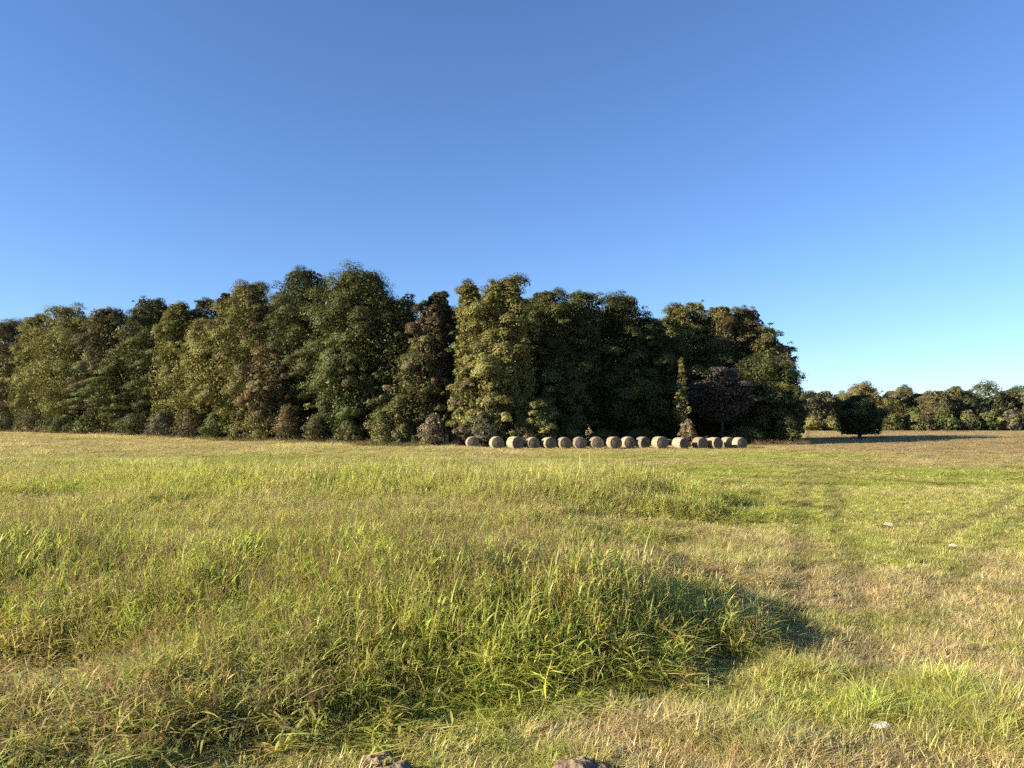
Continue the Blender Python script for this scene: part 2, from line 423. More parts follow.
# middle height tufts
X = []; Yy = []
for (a, b, d) in ((4.4, 10, 120), (10, 18, 60), (18, 32, 30)):
    x, y = rand_pts(a, b, d); X.append(x); Yy.append(y)
x = np.concatenate(X); y = np.concatenate(Yy)
Z = zones(x, y)
k = (rng.random(len(x)) < (.30 + .70 * sm(.12, .32, Z[0]))) & clear_of_clods(x, y)
x = x[k]; y = y[k]; Z = [q[k] for q in Z]; n = len(x)
hh = np.clip(Z[0] * (.55 + .6 * rng.random(n)), .10, .75)
dryness = (rng.random(n) < .12 + .45 * Z[2])
c = zcol(x, y, Z); c = np.where(dryness[:, None], c * .4 + STRAW * .6, c)
scatter('meadow_grass', 'thin bladed half dry grass tufts between the taller grass', 'grass', C_TUFT,
        np.stack([x, y, gz(x, y)], 1), (.25 + 1.1 * hh) * (.85 + .3 * rng.random(n)), hh, jit(c, n), np.where(Z[3] > .5, rng.integers(0, 6, n), rng.choice([0, 2, 4, 5], n)), .15)
print('tuft', n)

# short turf
X = []; Yy = []
for (a, b, d) in ((4.2, 10, 110), (10, 18, 60), (18, 32, 26)):
    x, y = rand_pts(a, b, d); X.append(x); Yy.append(y)
x = np.concatenate(X); y = np.concatenate(Yy)
Z = zones(x, y); k = (Z[0] < .42) & clear_of_clods(x, y)
x = x[k]; y = y[k]; Z = [q[k] for q in Z]; n = len(x)
hh = (.45 + 2.6 * Z[0]) * (.6 + .7 * rng.random(n))
c = zcol(x, y, Z); dd = rng.random(n) < .3; c = np.where(dd[:, None], c * .5 + STRAW * .5, c)
scatter('short_grass', 'short mown green and straw coloured grass on the right of the field', 'grass', C_TURF,
        np.stack([x, y, gz(x, y)], 1), .75 + .35 * hh, hh, jit(c, n, .16), rng.integers(0, 5, n), .12)
print('turf', n)

# beyond thirty metres
X = []; Yy = []
for (a, b, d) in ((30, 50, 9), (50, 95, 4.5)):
    x, y = rand_pts(a, b, d, .76, 2); X.append(x); Yy.append(y)
for (a, b, d) in ((95, 150, 2.2), (150, 290, .7)):
    x, y = rand_pts(a, b, d, .78, 2, .32); X.append(x); Yy.append(y)
x, y = rand_pts(95, 150, 2.2, .76, 2); kk = x / y < -.3; X.append(x[kk]); Yy.append(y[kk])
x = np.concatenate(X); y = np.concatenate(Yy); k = in_field(x, y)
x = x[k]; y = y[k]; Z = zones(x, y); n = len(x)
hh = np.clip(Z[0] * (.6 + .6 * rng.random(n)), .06, .8)
scatter('distant_grass', 'pale green and straw grass covering the far part of the field up to the wood', 'grass', C_FAR,
        np.stack([x, y, gz(x, y)], 1), .8 + .5 * rng.random(n), hh, jit(zcol(x, y, Z), n), rng.integers(0, 5, n), .08)
print('far', n)

# ------------------------------------------------------------------ trees
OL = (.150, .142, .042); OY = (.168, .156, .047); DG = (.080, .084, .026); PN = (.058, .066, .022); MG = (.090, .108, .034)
BR = (.135, .100, .05); RB = (.112, .088, .046); GY = (.118, .110, .066); PL = (.27, .26, .17); OR = (.165, .108, .045); BG = (.105, .09, .04)
PROF = {'broad': [.5, .82, 1, 1, .92, .78, .45], 'column': [.75, .9, 1, .97, .9, .74, .38], 'pine': [.45, .55, .8, 1, 1, .9, .5],
        'cone': [1, .98, .86, .72, .54, .34, .08], 'round': [.55, .9, 1, 1, .9, .68, .25], 'spread': [.3, .8, 1, .95, .8, .5, .15],
        'wide': [.95, 1, 1, .95, .85, .68, .3], 'bush': [.9, 1, 1, .95, .8, .6, .25], 'cap': [.2, .25, .4, .75, 1, .9, .4]}

def crown_arrays(r, H, W, z0, style, c1, c2, nleaf, leaf, K, flat=.75, c2p=.3, density=1.0):
    prof = np.array(PROF[style]); tt = np.linspace(0, 1, len(prof))
    ph = r.random(4) * 6.28
    def rad(t, a):
        m = 1 + .16 * np.sin(2 * a + ph[0] + 3 * t) + .12 * np.sin(3 * a + ph[1] - 7 * t) + .10 * np.sin(5 * a + ph[2] + 11 * t)
        return np.interp(t, tt, prof) * W / 2 * m
    # limbs' clumps
    t = r.random(K) ** .85; a = r.random(K) * 6.283
    cr = W * (.05 + .075 * r.random(K) ** 1.3); 
    if style in ('bush',): cr = W * (.14 + .1 * r.random(K))
    rr = (rad(t, a) - cr * .6) * np.sqrt(.28 + .72 * r.random(K)); rr = np.clip(rr, 0, None)
    if style == 'bush': rr = rr * (.7 + .65 * r.random(K)); t = t * (.8 + .32 * r.random(K)); cr = cr * (.55 + .7 * r.random(K))
    cz = z0 + cr * .5 + t * (H - z0 - cr * (flat + .35))
    C = np.stack([rr * np.cos(a), rr * np.sin(a), cz], 1)
    if style not in ('bush',) and K > 40:                      # gather clumps round the ends of main limbs
        nL = max(9, K // 9); tl = (np.arange(nL) + r.random(nL)) / nL; al = np.arange(nL) * 2.4 + r.random(nL) * .8
        lr = W * (.09 + .13 * r.random(nL)); rl = np.clip(rad(tl, al) * (.78 + .48 * r.random(nL)) - lr * .9, 0, None) * np.sqrt(.35 + .65 * r.random(nL))
        LC = np.stack([rl * np.cos(al), rl * np.sin(al), z0 + lr * .5 + tl * (H - z0 - lr * 1.3)], 1)
        w_ = r.integers(0, nL, K); dd = r.normal(size=(K, 3)); dd[:, 2] = np.abs(dd[:, 2]) - .2; dd /= np.linalg.norm(dd, axis=1)[:, None]
        C = LC[w_] + dd * lr[w_][:, None] * np.array([1, 1, .95]); C[:, 2] = np.minimum(C[:, 2], H * 1.01)
        own = w_; fr = r.random(K) < .22; cr = np.where(fr, cr * .6, cr)
        C[fr] = np.stack([rr * np.cos(a) * 1.18, rr * np.sin(a) * 1.18, cz], 1)[fr]
    else: own = np.arange(K)
    # a few top clumps so that the outline breaks
    per = r.multinomial(int(nleaf * .72), cr ** 2 / (cr ** 2).sum())
    ci = np.repeat(np.arange(K), per); n = len(ci)
    d = r.normal(size=(n, 3)); d /= np.linalg.norm(d, axis=1)[:, None]; d[:, 2] = np.where(d[:, 2] < -.35, -d[:, 2], d[:, 2])
    rad_ = cr[ci] * (.5 + .7 * r.random(n) ** .8)
    p = C[ci] + d * rad_[:, None] * np.array([1, 1, flat])
    nm = d + .5 * (C[ci] - np.array([0, 0, H * .5])) / (W * .5) + r.normal(0, .17, (n, 3))
    nf = nleaf - n
    tf = r.random(nf); af = r.random(nf) * 6.283; rf = rad(tf, af) * np.sqrt(r.random(nf)) * .70
    pf = np.stack([rf * np.cos(af), rf * np.sin(af), z0 + tf * (H - z0) * .97], 1); nmf = r.normal(size=(nf, 3))
    p = np.vstack([p, pf]); nm = np.vstack([nm, nmf]); nm /= np.linalg.norm(nm, axis=1)[:, None]
    # colours
    ck = np.where((r.random(K) < c2p)[own][:, None], np.array(c2), np.array(c1)) * (1 + r.normal(0, .12, (K, 1))) * (1 + r.normal(0, .16, (K, 1)))[own]
    cols = np.vstack([ck[ci], np.tile(np.array(c1), (nf, 1))]) * (1 + r.normal(0, .07, (len(p), 1))) * (1 + r.normal(0, .06, (len(p), 3)))
    cols = np.clip(cols, .006, .6)
    m = len(p); p[:, 2] = np.maximum(p[:, 2], .05)
    ref = r.normal(size=(m, 3)); u = np.cross(nm, ref); u /= np.linalg.norm(u, axis=1)[:, None]; v = np.cross(nm, u)
    s = leaf * (.5 + .8 * r.random(m))[:, None]; s[n:] *= 1.7
    V = np.stack([p - u * s, p - v * s * .55, p + u * s, p + v * s * .55], 1).reshape(-1, 3)
    Fc = np.arange(4 * m).reshape(-1, 4)
    return V, Fc, np.repeat(cols, 4, 0), C

def tube(pts, rads, sides=7):
    pts = np.array(pts, float); V = []; Fc = []
    for i, p in enumerate(pts):
        d = pts[min(i + 1, len(pts) - 1)] - pts[max(i - 1, 0)]; d /= np.linalg.norm(d) + 1e-9
        u = np.cross(d, [0, 0, 1] if abs(d[2]) < .9 else [1, 0, 0]); u /= np.linalg.norm(u); w = np.cross(d, u)
        for k in range(sides):
            a = 6.2832 * k / sides; V.append(p + (u * math.cos(a) + w * math.sin(a)) * rads[i])
    for i in range(len(pts) - 1):
        for k in range(sides):
            a = i * sides + k; b = i * sides + (k + 1) % sides; Fc.append((a, b, b + sides, a + sides))
    return V, Fc

def trunk_mesh(r, H, z0, C, tr, nl, low=None):
    V = []; Fc = []
    def add(v, f):
        b = len(V); V.extend(v); Fc.extend([tuple(q + b for q in x) for x in f])
    wob = (r.random((6, 2)) - .5) * H * .03
    hs = np.linspace(-.1, H * .88, 6)
    axis = [np.array([wob[i, 0] * (i > 0), wob[i, 1] * (i > 0), hs[i]]) for i in range(6)]
    add(*tube(axis, [tr * 1.25, tr, tr * .8, tr * .58, tr * .36, tr * .12]))
    for k in r.choice(len(C), min(nl, len(C)), replace=False):
        c = C[k]; zb = max(z0 * .8, c[2] - .35 * math.hypot(c[0], c[1]) - .08 * H); zb = min(zb, H * .8)
        f = np.interp(zb, hs, range(6)); i = int(min(4, f)); b = axis[i] + (axis[i + 1] - axis[i]) * (f - i)
        mid = (b + c) / 2 + np.array([0, 0, -.04 * H + r.random() * .04 * H])
        add(*tube([b, mid, c], [tr * .34, tr * .22, tr * .07], 5))
    return np.array(V), np.array(Fc)

def tree(name, label, cat, px, ytop, wpx, Y, style, c1, c2, nleaf, leaf=.20, K=80, z0f=.06, flat=.75, c2p=.3, group=None, limbs=16, seed=0, tr=None, kw=None):
    r = np.random.default_rng(5000 + seed + int(px * 7) + int(ytop))
    X = (px - 512) / F * Y; g = float(gz(X, Y)); H = (HZ - ytop) / F * Y + CAMH - g; W = wpx / F * Y
    o = empty(name, (X, Y, g)); tag(o, label, cat, group)
    V, Fc, c, C = crown_arrays(r, H, W, z0f * H, style, c1, c2, nleaf, leaf, K, flat, c2p)
    build('crown', V, Fc, 4, [M_LEAF], o, {'lc': ('FLOAT_COLOR', c)})
    V, Fc = trunk_mesh(r, H, z0f * H, C, tr or H * .016, limbs)
    build('trunk', V, Fc, 4, [M_BARK], o, smooth=True)
    return o

def shrub(name, label, cat, px, ytop, wpx, Y, c1, c2, nleaf, leaf=.13, K=22, group=None, style='bush', c2p=.35, tw=10):
    r = np.random.default_rng(9 + int(px * 5) + int(ytop))
    X = (px - 512) / F * Y; g = float(gz(X, Y)); H = (HZ - ytop) / F * Y + CAMH - g; W = wpx / F * Y
    o = empty(name, (X, Y, g)); tag(o, label, cat, group)
    V, Fc, c, C = crown_arrays(r, H, W, 0.05, style, c1, c2, nleaf, leaf, K, .85, c2p)
    build('foliage', V, Fc, 4, [M_LEAF], o, {'lc': ('FLOAT_COLOR', c)})
    V = []; Fc = []
    for k in range(min(tw, len(C))):
        b = np.array([(r.random() - .5) * W * .25, (r.random() - .5) * W * .25, -.05])
        v, f = tube([b, (b + C[k]) / 2 + np.array([0, 0, .1 * H]), C[k] + np.array([0, 0, .1 * H])], [.035, .025, .008], 4)
        q = len(V); V += v; Fc += [tuple(a + q for a in x) for x in f]
    build('stems', np.array(V), np.array(Fc), 4, [M_BARK], o)
    return o

G1 = 'trees at the edge of the wood'
# px, top, width px, set back from the wood's edge, style, colours, leaves, z0, flat, label
WOOD = [
 (-48, 322, 66, 4, 'broad', OL, BR, 12000, .05, .75, 'broadleaf_tree', 'olive tree of the wood cut by the left edge of the photo'),
 (4, 320, 46, 4, 'broad', BG, OR, 12000, .05, .75, 'broadleaf_tree', 'leftmost brownish tree of the wood, against the left edge of the photo'),
 (31, 314, 32, 3, 'column', OL, OY, 10000, .05, .75, 'broadleaf_tree', 'narrow olive tree with a thin pointed top, second from the left'),
 (64, 304, 56, 4, 'broad', OY, OL, 15000, .05, .75, 'broadleaf_tree', 'wide yellow olive tree with full rounded top near the left end of the wood'),
 (104, 306, 40, 5, 'broad', BG, OL, 12000, .05, .75, 'broadleaf_tree', 'brown olive tree between the wide yellow olive tree and the leftmost pine'),
 (116, 352, 62, 0, 'cone', DG, MG, 9000, .03, .42, 'pine_tree', 'low dark conifer with layered fans of branches at the left end of the wood'),
 (148, 296, 52, 3, 'pine', PN, DG, 14000, .12, .45, 'pine_tree', 'leftmost tall dark pine with horizontal layered branches'),
 (175, 300, 36, 2, 'column', OL, MG, 12000, .04, .75, 'broadleaf_tree', 'slim green olive tree standing right of the leftmost pine'),
 (203, 298, 34, 8, 'pine', PN, DG, 8000, .3, .6, 'pine_tree', 'dark pine top showing behind the lit yellow olive tree'),
 (224, 290, 24, 9, 'cap', PN, DG, 6000, .4, .6, 'pine_tree', 'small round dark pine top poking up left of the pointed brownish tree'),
 (207, 322, 54, 1, 'broad', OY, OL, 15000, .04, .75, 'broadleaf_tree', 'sunlit yellow olive tree leaning out of the wood left of the pointed brownish tree'),
 (247, 281, 56, 2, 'column', OL, BR, 19000, .04, .75, 'broadleaf_tree', 'tall brownish olive tree with a pointed top left of the tallest pine'),
 (275, 345, 46, 0, 'broad', BG, OR, 9000, .04, .75, 'broadleaf_tree', 'lower brown tinted tree in front of the foot of the tallest pine'),
 (303, 267, 62, 4, 'pine', PN, DG, 20000, .15, .6, 'pine_tree', 'tallest dark pine of the wood with a ragged top'),
 (357, 268, 76, 2, 'broad', DG, MG, 26000, .06, .75, 'broadleaf_tree', 'big domed dark green tree just right of the tallest pine'),
 (344, 335, 46, -1, 'round', MG, DG, 11000, .06, .75, 'broadleaf_tree', 'lit mid green tree in front of the big domed dark tree'),
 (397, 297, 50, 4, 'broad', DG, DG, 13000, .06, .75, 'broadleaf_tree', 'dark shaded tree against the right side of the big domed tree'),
 (408, 290, 22, 9, 'broad', PL, GY, 1100, .3, .8, 'broadleaf_tree', 'nearly bare pale twiggy tree top on the skyline between the dome and the round pine'),
 (438, 290, 34, 9, 'cap', PN, MG, 7500, .5, .5, 'pine_tree', 'flat round pine top on the skyline above the red brown tree'),
 (431, 304, 34, 2, 'broad', RB, OL, 9000, .3, .75, 'broadleaf_tree', 'red brown tree below the flat round pine top'),
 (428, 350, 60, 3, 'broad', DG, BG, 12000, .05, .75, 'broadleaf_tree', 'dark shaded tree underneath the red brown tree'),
 (470, 280, 34, 3, 'column', OY, OL, 13000, .1, .75, 'broadleaf_tree', 'slender sunlit yellow olive tree, the left of the twin tall ones in the middle'),
 (503, 277, 50, 0, 'column', OY, OL, 22000, .03, .75, 'broadleaf_tree', 'brightest tall yellow olive tree in the middle of the wood, leafy down to the bales'),
 (470, 365, 34, -1, 'column', OL, BG, 7000, .05, .75, 'broadleaf_tree', 'low olive tree hanging in front of the slender yellow olive tree'),
 (545, 288, 46, 7, 'pine', DG, MG, 13000, .15, .7, 'pine_tree', 'dark green pine right of the brightest tall tree'),
 (583, 289, 52, 8, 'pine', DG, MG, 14000, .15, .7, 'pine_tree', 'broad dark pine with even rounded top right of the middle'),
 (622, 293, 58, 9, 'pine', PN, DG, 16000, .12, .7, 'pine_tree', 'big dark pine with a stepped right shoulder above the middle bales'),
 (560, 350, 60, 6, 'broad', DG, MG, 13000, .05, .75, 'broadleaf_tree', 'dark undergrowth tree behind the bales below the two even pines'),
 (648, 316, 44, 8, 'broad', PN, DG, 12000, .08, .75, 'broadleaf_tree', 'dark rounded tree in the dip of the skyline right of the big pine'),
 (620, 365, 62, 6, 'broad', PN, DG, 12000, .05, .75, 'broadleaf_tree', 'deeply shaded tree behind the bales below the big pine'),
 (678, 303, 36, 13, 'column', OL, MG, 10000, .1, .75, 'broadleaf_tree', 'olive topped tree left of the thin sparse one on the right of the wood'),
 (697, 299, 30, 14, 'column', OL, PL, 5000, .2, .75, 'broadleaf_tree', 'thin sparse topped tree, highest on the right side of the wood'),
 (722, 303, 40, 12, 'broad', BG, OL, 13000, .08, .75, 'broadleaf_tree', 'brown olive tree right of the thin sparse topped tree'),
 (748, 306, 40, 12, 'broad', BG, OL, 13000, .08, .75, 'broadleaf_tree', 'brown olive tree at the right shoulder of the wood'),
 (767, 325, 36, 8, 'broad', DG, BG, 10000, .08, .75, 'broadleaf_tree', 'dark tree stepping down from the right shoulder of the wood'),
 (782, 343, 34, 7, 'broad', GY, BG, 4800, .08, .75, 'broadleaf_tree', 'thin greyish tree with see-through top at the right end of the wood'),
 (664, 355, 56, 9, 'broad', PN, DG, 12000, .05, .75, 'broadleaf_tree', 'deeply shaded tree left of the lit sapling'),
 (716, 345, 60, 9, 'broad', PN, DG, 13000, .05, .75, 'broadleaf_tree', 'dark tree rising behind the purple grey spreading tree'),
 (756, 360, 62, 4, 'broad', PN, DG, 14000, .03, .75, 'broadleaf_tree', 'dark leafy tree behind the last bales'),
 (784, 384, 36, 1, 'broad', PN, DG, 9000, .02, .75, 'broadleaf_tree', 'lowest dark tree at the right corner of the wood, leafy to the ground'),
 (682, 356, 19, -4, 'cone', OL, DG, 560, .3, .75, 'sapling', 'slender sunlit yellow green sapling in front of the shaded right part of the wood'),
 (722, 366, 78, 1, 'spread', (.066, .056, .045), (.05, .044, .036), 2600, .3, .35, 'broadleaf_tree', 'purple grey wide spreading tree with thin foliage behind the right bales'),
 (541, 398, 34, -3, 'round', MG, OL, 6000, .04, .75, 'broadleaf_tree', 'small mid green tree right behind the fourth to sixth bales'),
 (494, 372, 26, -2, 'column', OY, OL, 5500, .04, .75, 'broadleaf_tree', 'low yellow olive tree at the foot of the brightest tall tree'),
]
for i, (px, yt, w, off, st, c1, c2, nl, z0, fl, nm, lb) in enumerate(WOOD):
    Y = float(edgeY(px)) + 2.5 + off
    tree(nm, lb, 'tree' if nm != 'sapling' else 'sapling', px, yt, w * {'broad': 1.5, 'column': 1.6, 'pine': 1.35, 'cap': 1.2, 'cone': 1.3, 'round': 1.4, 'spread': 1.2}[st], Y, st, c1, c2, int(nl * 3.6), .118 if st != 'pine' else .105, max(50, int(nl / 75)) if nm != 'sapling' else 22, z0, fl, .3, G1, seed=i)

# deeper trees that close the wood
DEEP = [(px + dx, yt - 9, 60, off) for px, dx, yt, off in
        ((-20, 0, 338, 12), (55, 0, 325, 10), (125, 0, 322, 11), (190, 0, 318, 10), (262, 0, 310, 12), (420, 0, 325, 12), (495, 0, 300, 14), (312, 0, 350, 6), (364, 0, 350, 6), (240, 0, 350, 7), (545, 0, 308, 16), (20, 0, 335, 12), (90, 0, 325, 12), (160, 0, 318, 12), (235, 0, 312, 12), (290, 0, 300, 13), (340, 0, 300, 12), (385, 0, 322, 12), (450, 0, 318, 12),
         (520, 0, 305, 13), (570, 0, 312, 14), (610, 0, 318, 15), (655, 0, 330, 16), (700, 0, 325, 20), (738, 0, 325, 22), (760, 0, 345, 26))]
for i, (px, yt, w, off) in enumerate(DEEP):
    tree('broadleaf_tree', 'dark tree deep in the wood, mostly hidden behind the front trees', 'tree', px, yt, w * 1.6, float(edgeY(px)) + off + 3, 'broad', DG, OL, 14000, .19, 90, .05, .75, .3,
         'dark trees hidden deep in the wood', seed=300 + i, limbs=6)

# undergrowth along the foot of the wood
SH = [
 (6, 412, 30, -1, MG, GY, 'low grey green bush at the left edge of the photo'),
 (34, 408, 34, -1, BG, MG, 'brownish bush at the foot of the pointed leftmost trees'),
 (62, 414, 30, -1.5, MG, DG, 'dark green bush below the wide yellow olive tree'),
 (88, 416, 28, -1.5, MG, MG, 'pale green bush left of the layered conifer'),
 (134, 414, 30, -1.5, MG, GY, 'grey green bush at the right foot of the layered conifer'),
 (163, 412, 30, -1, GY, BR, 'purplish brown bush below the slim olive tree'),
 (190, 410, 34, -1, RB, BG, 'dark red brown bush below the sunlit leaning tree'),
 (214, 414, 26, -1.5, MG, OL, 'olive green bush left of the small round bush'),
 (237, 422, 18, -2, MG, OY, 'small round light green bush standing out at the field edge'),
 (262, 408, 32, -1, OL, BR, 'brown olive bush right of the small round light green bush'),
 (288, 406, 30, -1, BG, OR, 'tawny bush in front of the tallest pine'),
 (318, 416, 30, -1, DG, BG, 'dark low bush below the left side of the big domed tree'),
 (350, 418, 26, -.5, DG, BG, 'dark low bush below the middle of the big domed tree'),
 (382, 410, 32, -1, OL, MG, 'olive bush with reddish dry grass at its foot, left of the grey drooping shrubs'),
 (404, 424, 18, -1.5, MG, BR, 'small green bush right beside the dried drooping shrub'),
 (434, 413, 26, -2.5, (.21, .175, .105), BR, 'dried grey brown drooping shrub left of the first bale'),
 (462, 424, 18, -1, BR, GY, 'low brown brush right behind the first bale'),
 (484, 411, 30, -.5, GY, BR, 'taller brown brush behind the gap between the first two bales'),
 (520, 418, 24, -.5, BG, OL, 'brown olive bush behind the third bale'),
 (568, 424, 30, 1, MG, DG, 'green bush behind the sixth and seventh bales'),
 (602, 430, 34, 2, DG, DG, 'dark bush behind the eighth and ninth bales'),
 (642, 429, 36, 2, DG, DG, 'dark bush behind the eleventh bale'),
 (688, 419, 16, -7, (.22, .16, .09), BR, 'dry tan bush sticking up behind the gap after the thirteenth bale'),
 (745, 426, 44, 1, PN, DG, 'dark bush beside the last bale'),
 (786, 414, 34, 0, PN, DG, 'dark leafy bush at the right corner of the wood'),
]
for (px, yt, w, off, c1, c2, lb) in SH:
    shrub('shrub', lb, 'shrub', px, yt, w * 1.15, float(edgeY(px)) + off, c1, c2, 5200, .10, 34, 'bushes along the foot of the wood', c2p=.4)

# dry weeds along the foot of the wood
pxs = rng.random(5200) * 815; yy = edgeY(pxs) + rng.normal(-1.6, .9, len(pxs)); xx = (pxs - 512) / F * yy
n = len(xx); c = np.where((rng.random(n) < .55)[:, None], np.array([.27, .17, .10]), np.array([.16, .17, .06]))
k = ~((pxs > 455) & (pxs < 752) & (yy < edgeY(pxs) - 1.0)); xx = xx[k]; yy = yy[k]; c = c[k]; n = len(xx)
scatter('dry_weeds', 'straw and red brown dry weeds in a strip along the foot of the wood', 'weeds', C_FAR, np.stack([xx, yy, gz(xx, yy)], 1), .6 + .5 * rng.random(n),
        .3 + .7 * rng.random(n) ** 2, jit(c, n, .2), rng.integers(0, 5, n), .1)

# the lone tree, the lit one behind it
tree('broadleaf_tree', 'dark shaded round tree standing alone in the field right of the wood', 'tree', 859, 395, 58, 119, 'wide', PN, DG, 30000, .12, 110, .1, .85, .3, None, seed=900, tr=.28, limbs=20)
tree('broadleaf_tree', 'sunlit olive tree with full rounded crown directly behind the dark lone tree', 'tree', 864, 384, 56, 230, 'round', (.125, .105, .042), OL, 15000, .24, 70, .05, .75, .3, None, seed=901)

# distant row
DR = [
 (806, 394, 26, BR, 'brown distant tree touching the right end of the wood'),
 (824, 392, 26, BG, 'distant tawny tree left of the lone tree'),
 (842, 393, 22, OL, 'distant olive tree showing just left of the sunlit round crown'),
 (893, 390, 22, BR, 'distant red brown tree right of the sunlit round crown'),
 (904, 386, 22, MG, 'distant dark green topped tree left of the orange brown one'),
 (919, 393, 18, GY, 'small greyish distant tree left of the orange brown one'),
 (934, 390, 28, OR, 'orange brown distant tree, the warmest coloured in the far row'),
 (954, 388, 24, DG, 'dark green distant tree right of the orange brown one'),
 (969, 392, 22, BR, 'brown distant tree left of the tallest green one'),
 (985, 383, 32, MG, 'tallest green distant tree with a round top'),
 (1003, 391, 22, OR, 'rusty distant tree right of the tallest green one'),
 (1018, 387, 24, DG, 'dark distant tree at the right edge of the photo'),
 (1040, 389, 30, BG, 'distant olive brown tree cut off by the right edge of the photo'),
 (1068, 388, 32, MG, None), (1100, 390, 34, BR, None),
]
for i, (px, yt, w, c1, lb) in enumerate(DR):
    c = tuple(.45 * np.array(c1) + .55 * np.array((.115, .12, .065)))  # slight haze put into the leaf colour: far crowns blended toward a paler tone
    tree('broadleaf_tree', lb or 'distant tree beyond the right edge of the photo', 'tree', px, yt, w * 1.65, 300 + (i * 37 % 17), 'broad', c, OL if i % 2 else BG, 12000, .27, 80, .02, .8, .35,
         'distant trees beyond the right field' if lb else 'distant trees outside the photo', seed=500 + i, limbs=6)
DS = [(812, 417, 'pale yellow green bush at the foot of the brown distant tree by the wood'), (832, 418, 'light green bush below the tawny distant tree'),
      (892, 410, 'dark conifer shaped bush right of the lone tree'), (914, 408, 'green pointed bush below the distant grey tree'), (944, 406, 'green bush in front of the orange brown distant tree'),
      (968, 410, 'grey green bush below the brown distant tree'), (990, 411, 'wide green bush below the tallest distant tree'), (1010, 410, 'pale trunked brush below the rusty distant tree')]
for i, (px, yt, lb) in enumerate(DS):
    shrub('shrub', lb, 'shrub', px, yt, 26, 292, [OY, MG, DG, MG, MG, (.085, .09, .05), MG, (.12, .11, .07)][i], OL, 1900, .4, 18, 'bushes below the distant trees', tw=4)
for i, px in enumerate(range(800, 1120, 22)):
    tree('broadleaf_tree', 'dark tree behind the distant front row', 'tree', px, 396, 40, 325, 'broad', BG, DG, 2600, .5, 30, .02, .8, .3, 'dark trees behind the distant front row', seed=700 + i, limbs=4)

# ------------------------------------------------------------------ hay bales
def make_bale(sd):
    r = np.random.default_rng(sd); o = empty('hay_bale', (0, 0, 0))
    R = .655; Lh = .56; S_ = 48
    V = []; ph = r.random(3) * 6.28
    def RR(a, t):
        q = R * (1 + .012 * math.sin(3 * a + ph[0]) + .010 * math.sin(7 * a + ph[1] + t * 3)) + .006 * r.normal()
        z = math.sin(a) * q
        if z < -.56: q *= .56 / -z if z < -.6 else .985      # settled flat underneath
        return q
    rows = [(-1, .93), (-.97, .985), (-.8, 1), (-.4, 1.008), (0, 1.01), (.4, 1.006), (.8, 1), (.97, .985), (1, .93)]
    for t, s in rows:
        for k in range(S_):
            a = 6.28318 * k / S_; q = RR(a, t) * s; V.append((q * math.cos(a), t * Lh, q * math.sin(a)))
    Fc = []
    for i in range(len(rows) - 1):
        for k in range(S_):
            a = i * S_ + k; b = i * S_ + (k + 1) % S_; Fc.append((a, b, b + S_, a + S_))
    side = build('wrapped_side', np.array(V), np.array(Fc), 4, [M_HAY], o, smooth=True)
    for sgn in (-1, 1):
        V2 = []; F2 = []
        rr = [.93, .8, .6, .4, .2, .03]
        base = 0 if sgn < 0 else (len(rows) - 1) * S_
        for j, s in enumerate(rr):
            for k in range(S_):
                if j == 0: V2.append(V[base + k])
                else:
                    a = 6.28318 * k / S_; q = .67 * s; zz = math.sin(a) * q
                    V2.append((q * math.cos(a), sgn * (Lh + .012 * j - .01 * (j % 2) + .008 * r.normal()), max(zz, -.56)))
        for j in range(len(rr) - 1):
            for k in range(S_):
                a = j * S_ + k; b = j * S_ + (k + 1) % S_
                F2.append((a, b, b + S_, a + S_) if sgn > 0 else (a, a + S_, b + S_, b))
        build('end_face', np.array(V2), np.array(F2), 4, [M_HAYEND], o, smooth=True)
    return o
protos = [make_bale(i) for i in range(3)]
used = [False] * 3
def copy_tree(o):
    c = o.copy(); COL.objects.link(c)
    for ch in o.children:
        d = ch.copy(); COL.objects.link(d); d.parent = c
    return c
BALES = [
 (472.5, 12, 1.0, 78, 'first hay bale at the left, smaller looking and apart from the row, dark middle'),
 (496.5, 14, 1.0, 75.6, 'second hay bale from the left, round end facing the camera'),
 (515, 28, 1.03, 75, 'third hay bale from the left, bright on its top left and dark on its face'),
 (532.5, 16, .98, 75.3, 'fourth hay bale from the left, below the small green tree'),
 (548.5, 20, .98, 75.5, 'fifth hay bale from the left, lit along its left rim'),
 (564, 16, .97, 75.4, 'sixth hay bale from the left, tan faced, touching the seventh'),
 (579, 12, .98, 75.2, 'seventh hay bale from the left, casting a shadow on the next one'),
 (596, 8, 1.0, 75.4, 'eighth hay bale from the left, its end split by a slanting shadow'),
 (613.5, 16, 1.03, 74.8, 'ninth hay bale from the left, overlapping the one on its right'),
 (627.5, 12, .97, 76.8, 'tenth hay bale from the left, partly hidden and in its neighbour\'s shadow'),
 (642.5, 26, .98, 76.8, 'eleventh hay bale from the left, darker and greyer than its neighbours'),
 (659.5, 16, 1.04, 74.8, 'twelfth hay bale from the left, brightly lit, with a gap after it'),
 (680, 28, .97, 74.3, 'thirteenth hay bale from the left, turned so its bright side shows, after the gap'),
 (699.5, 22, .96, 74.8, 'fourteenth hay bale from the left, half bright half dark, next to the dry tan bush'),
 (714, 24, .96, 75.2, 'fifteenth hay bale from the left, dark end with a bright top'),
 (727, 22, .96, 76.6, 'sixteenth hay bale from the left, squeezed in before the last, mostly shaded'),
 (738.5, 18, .96, 76.0, 'last hay bale at the right end of the row, mostly dark'),
]
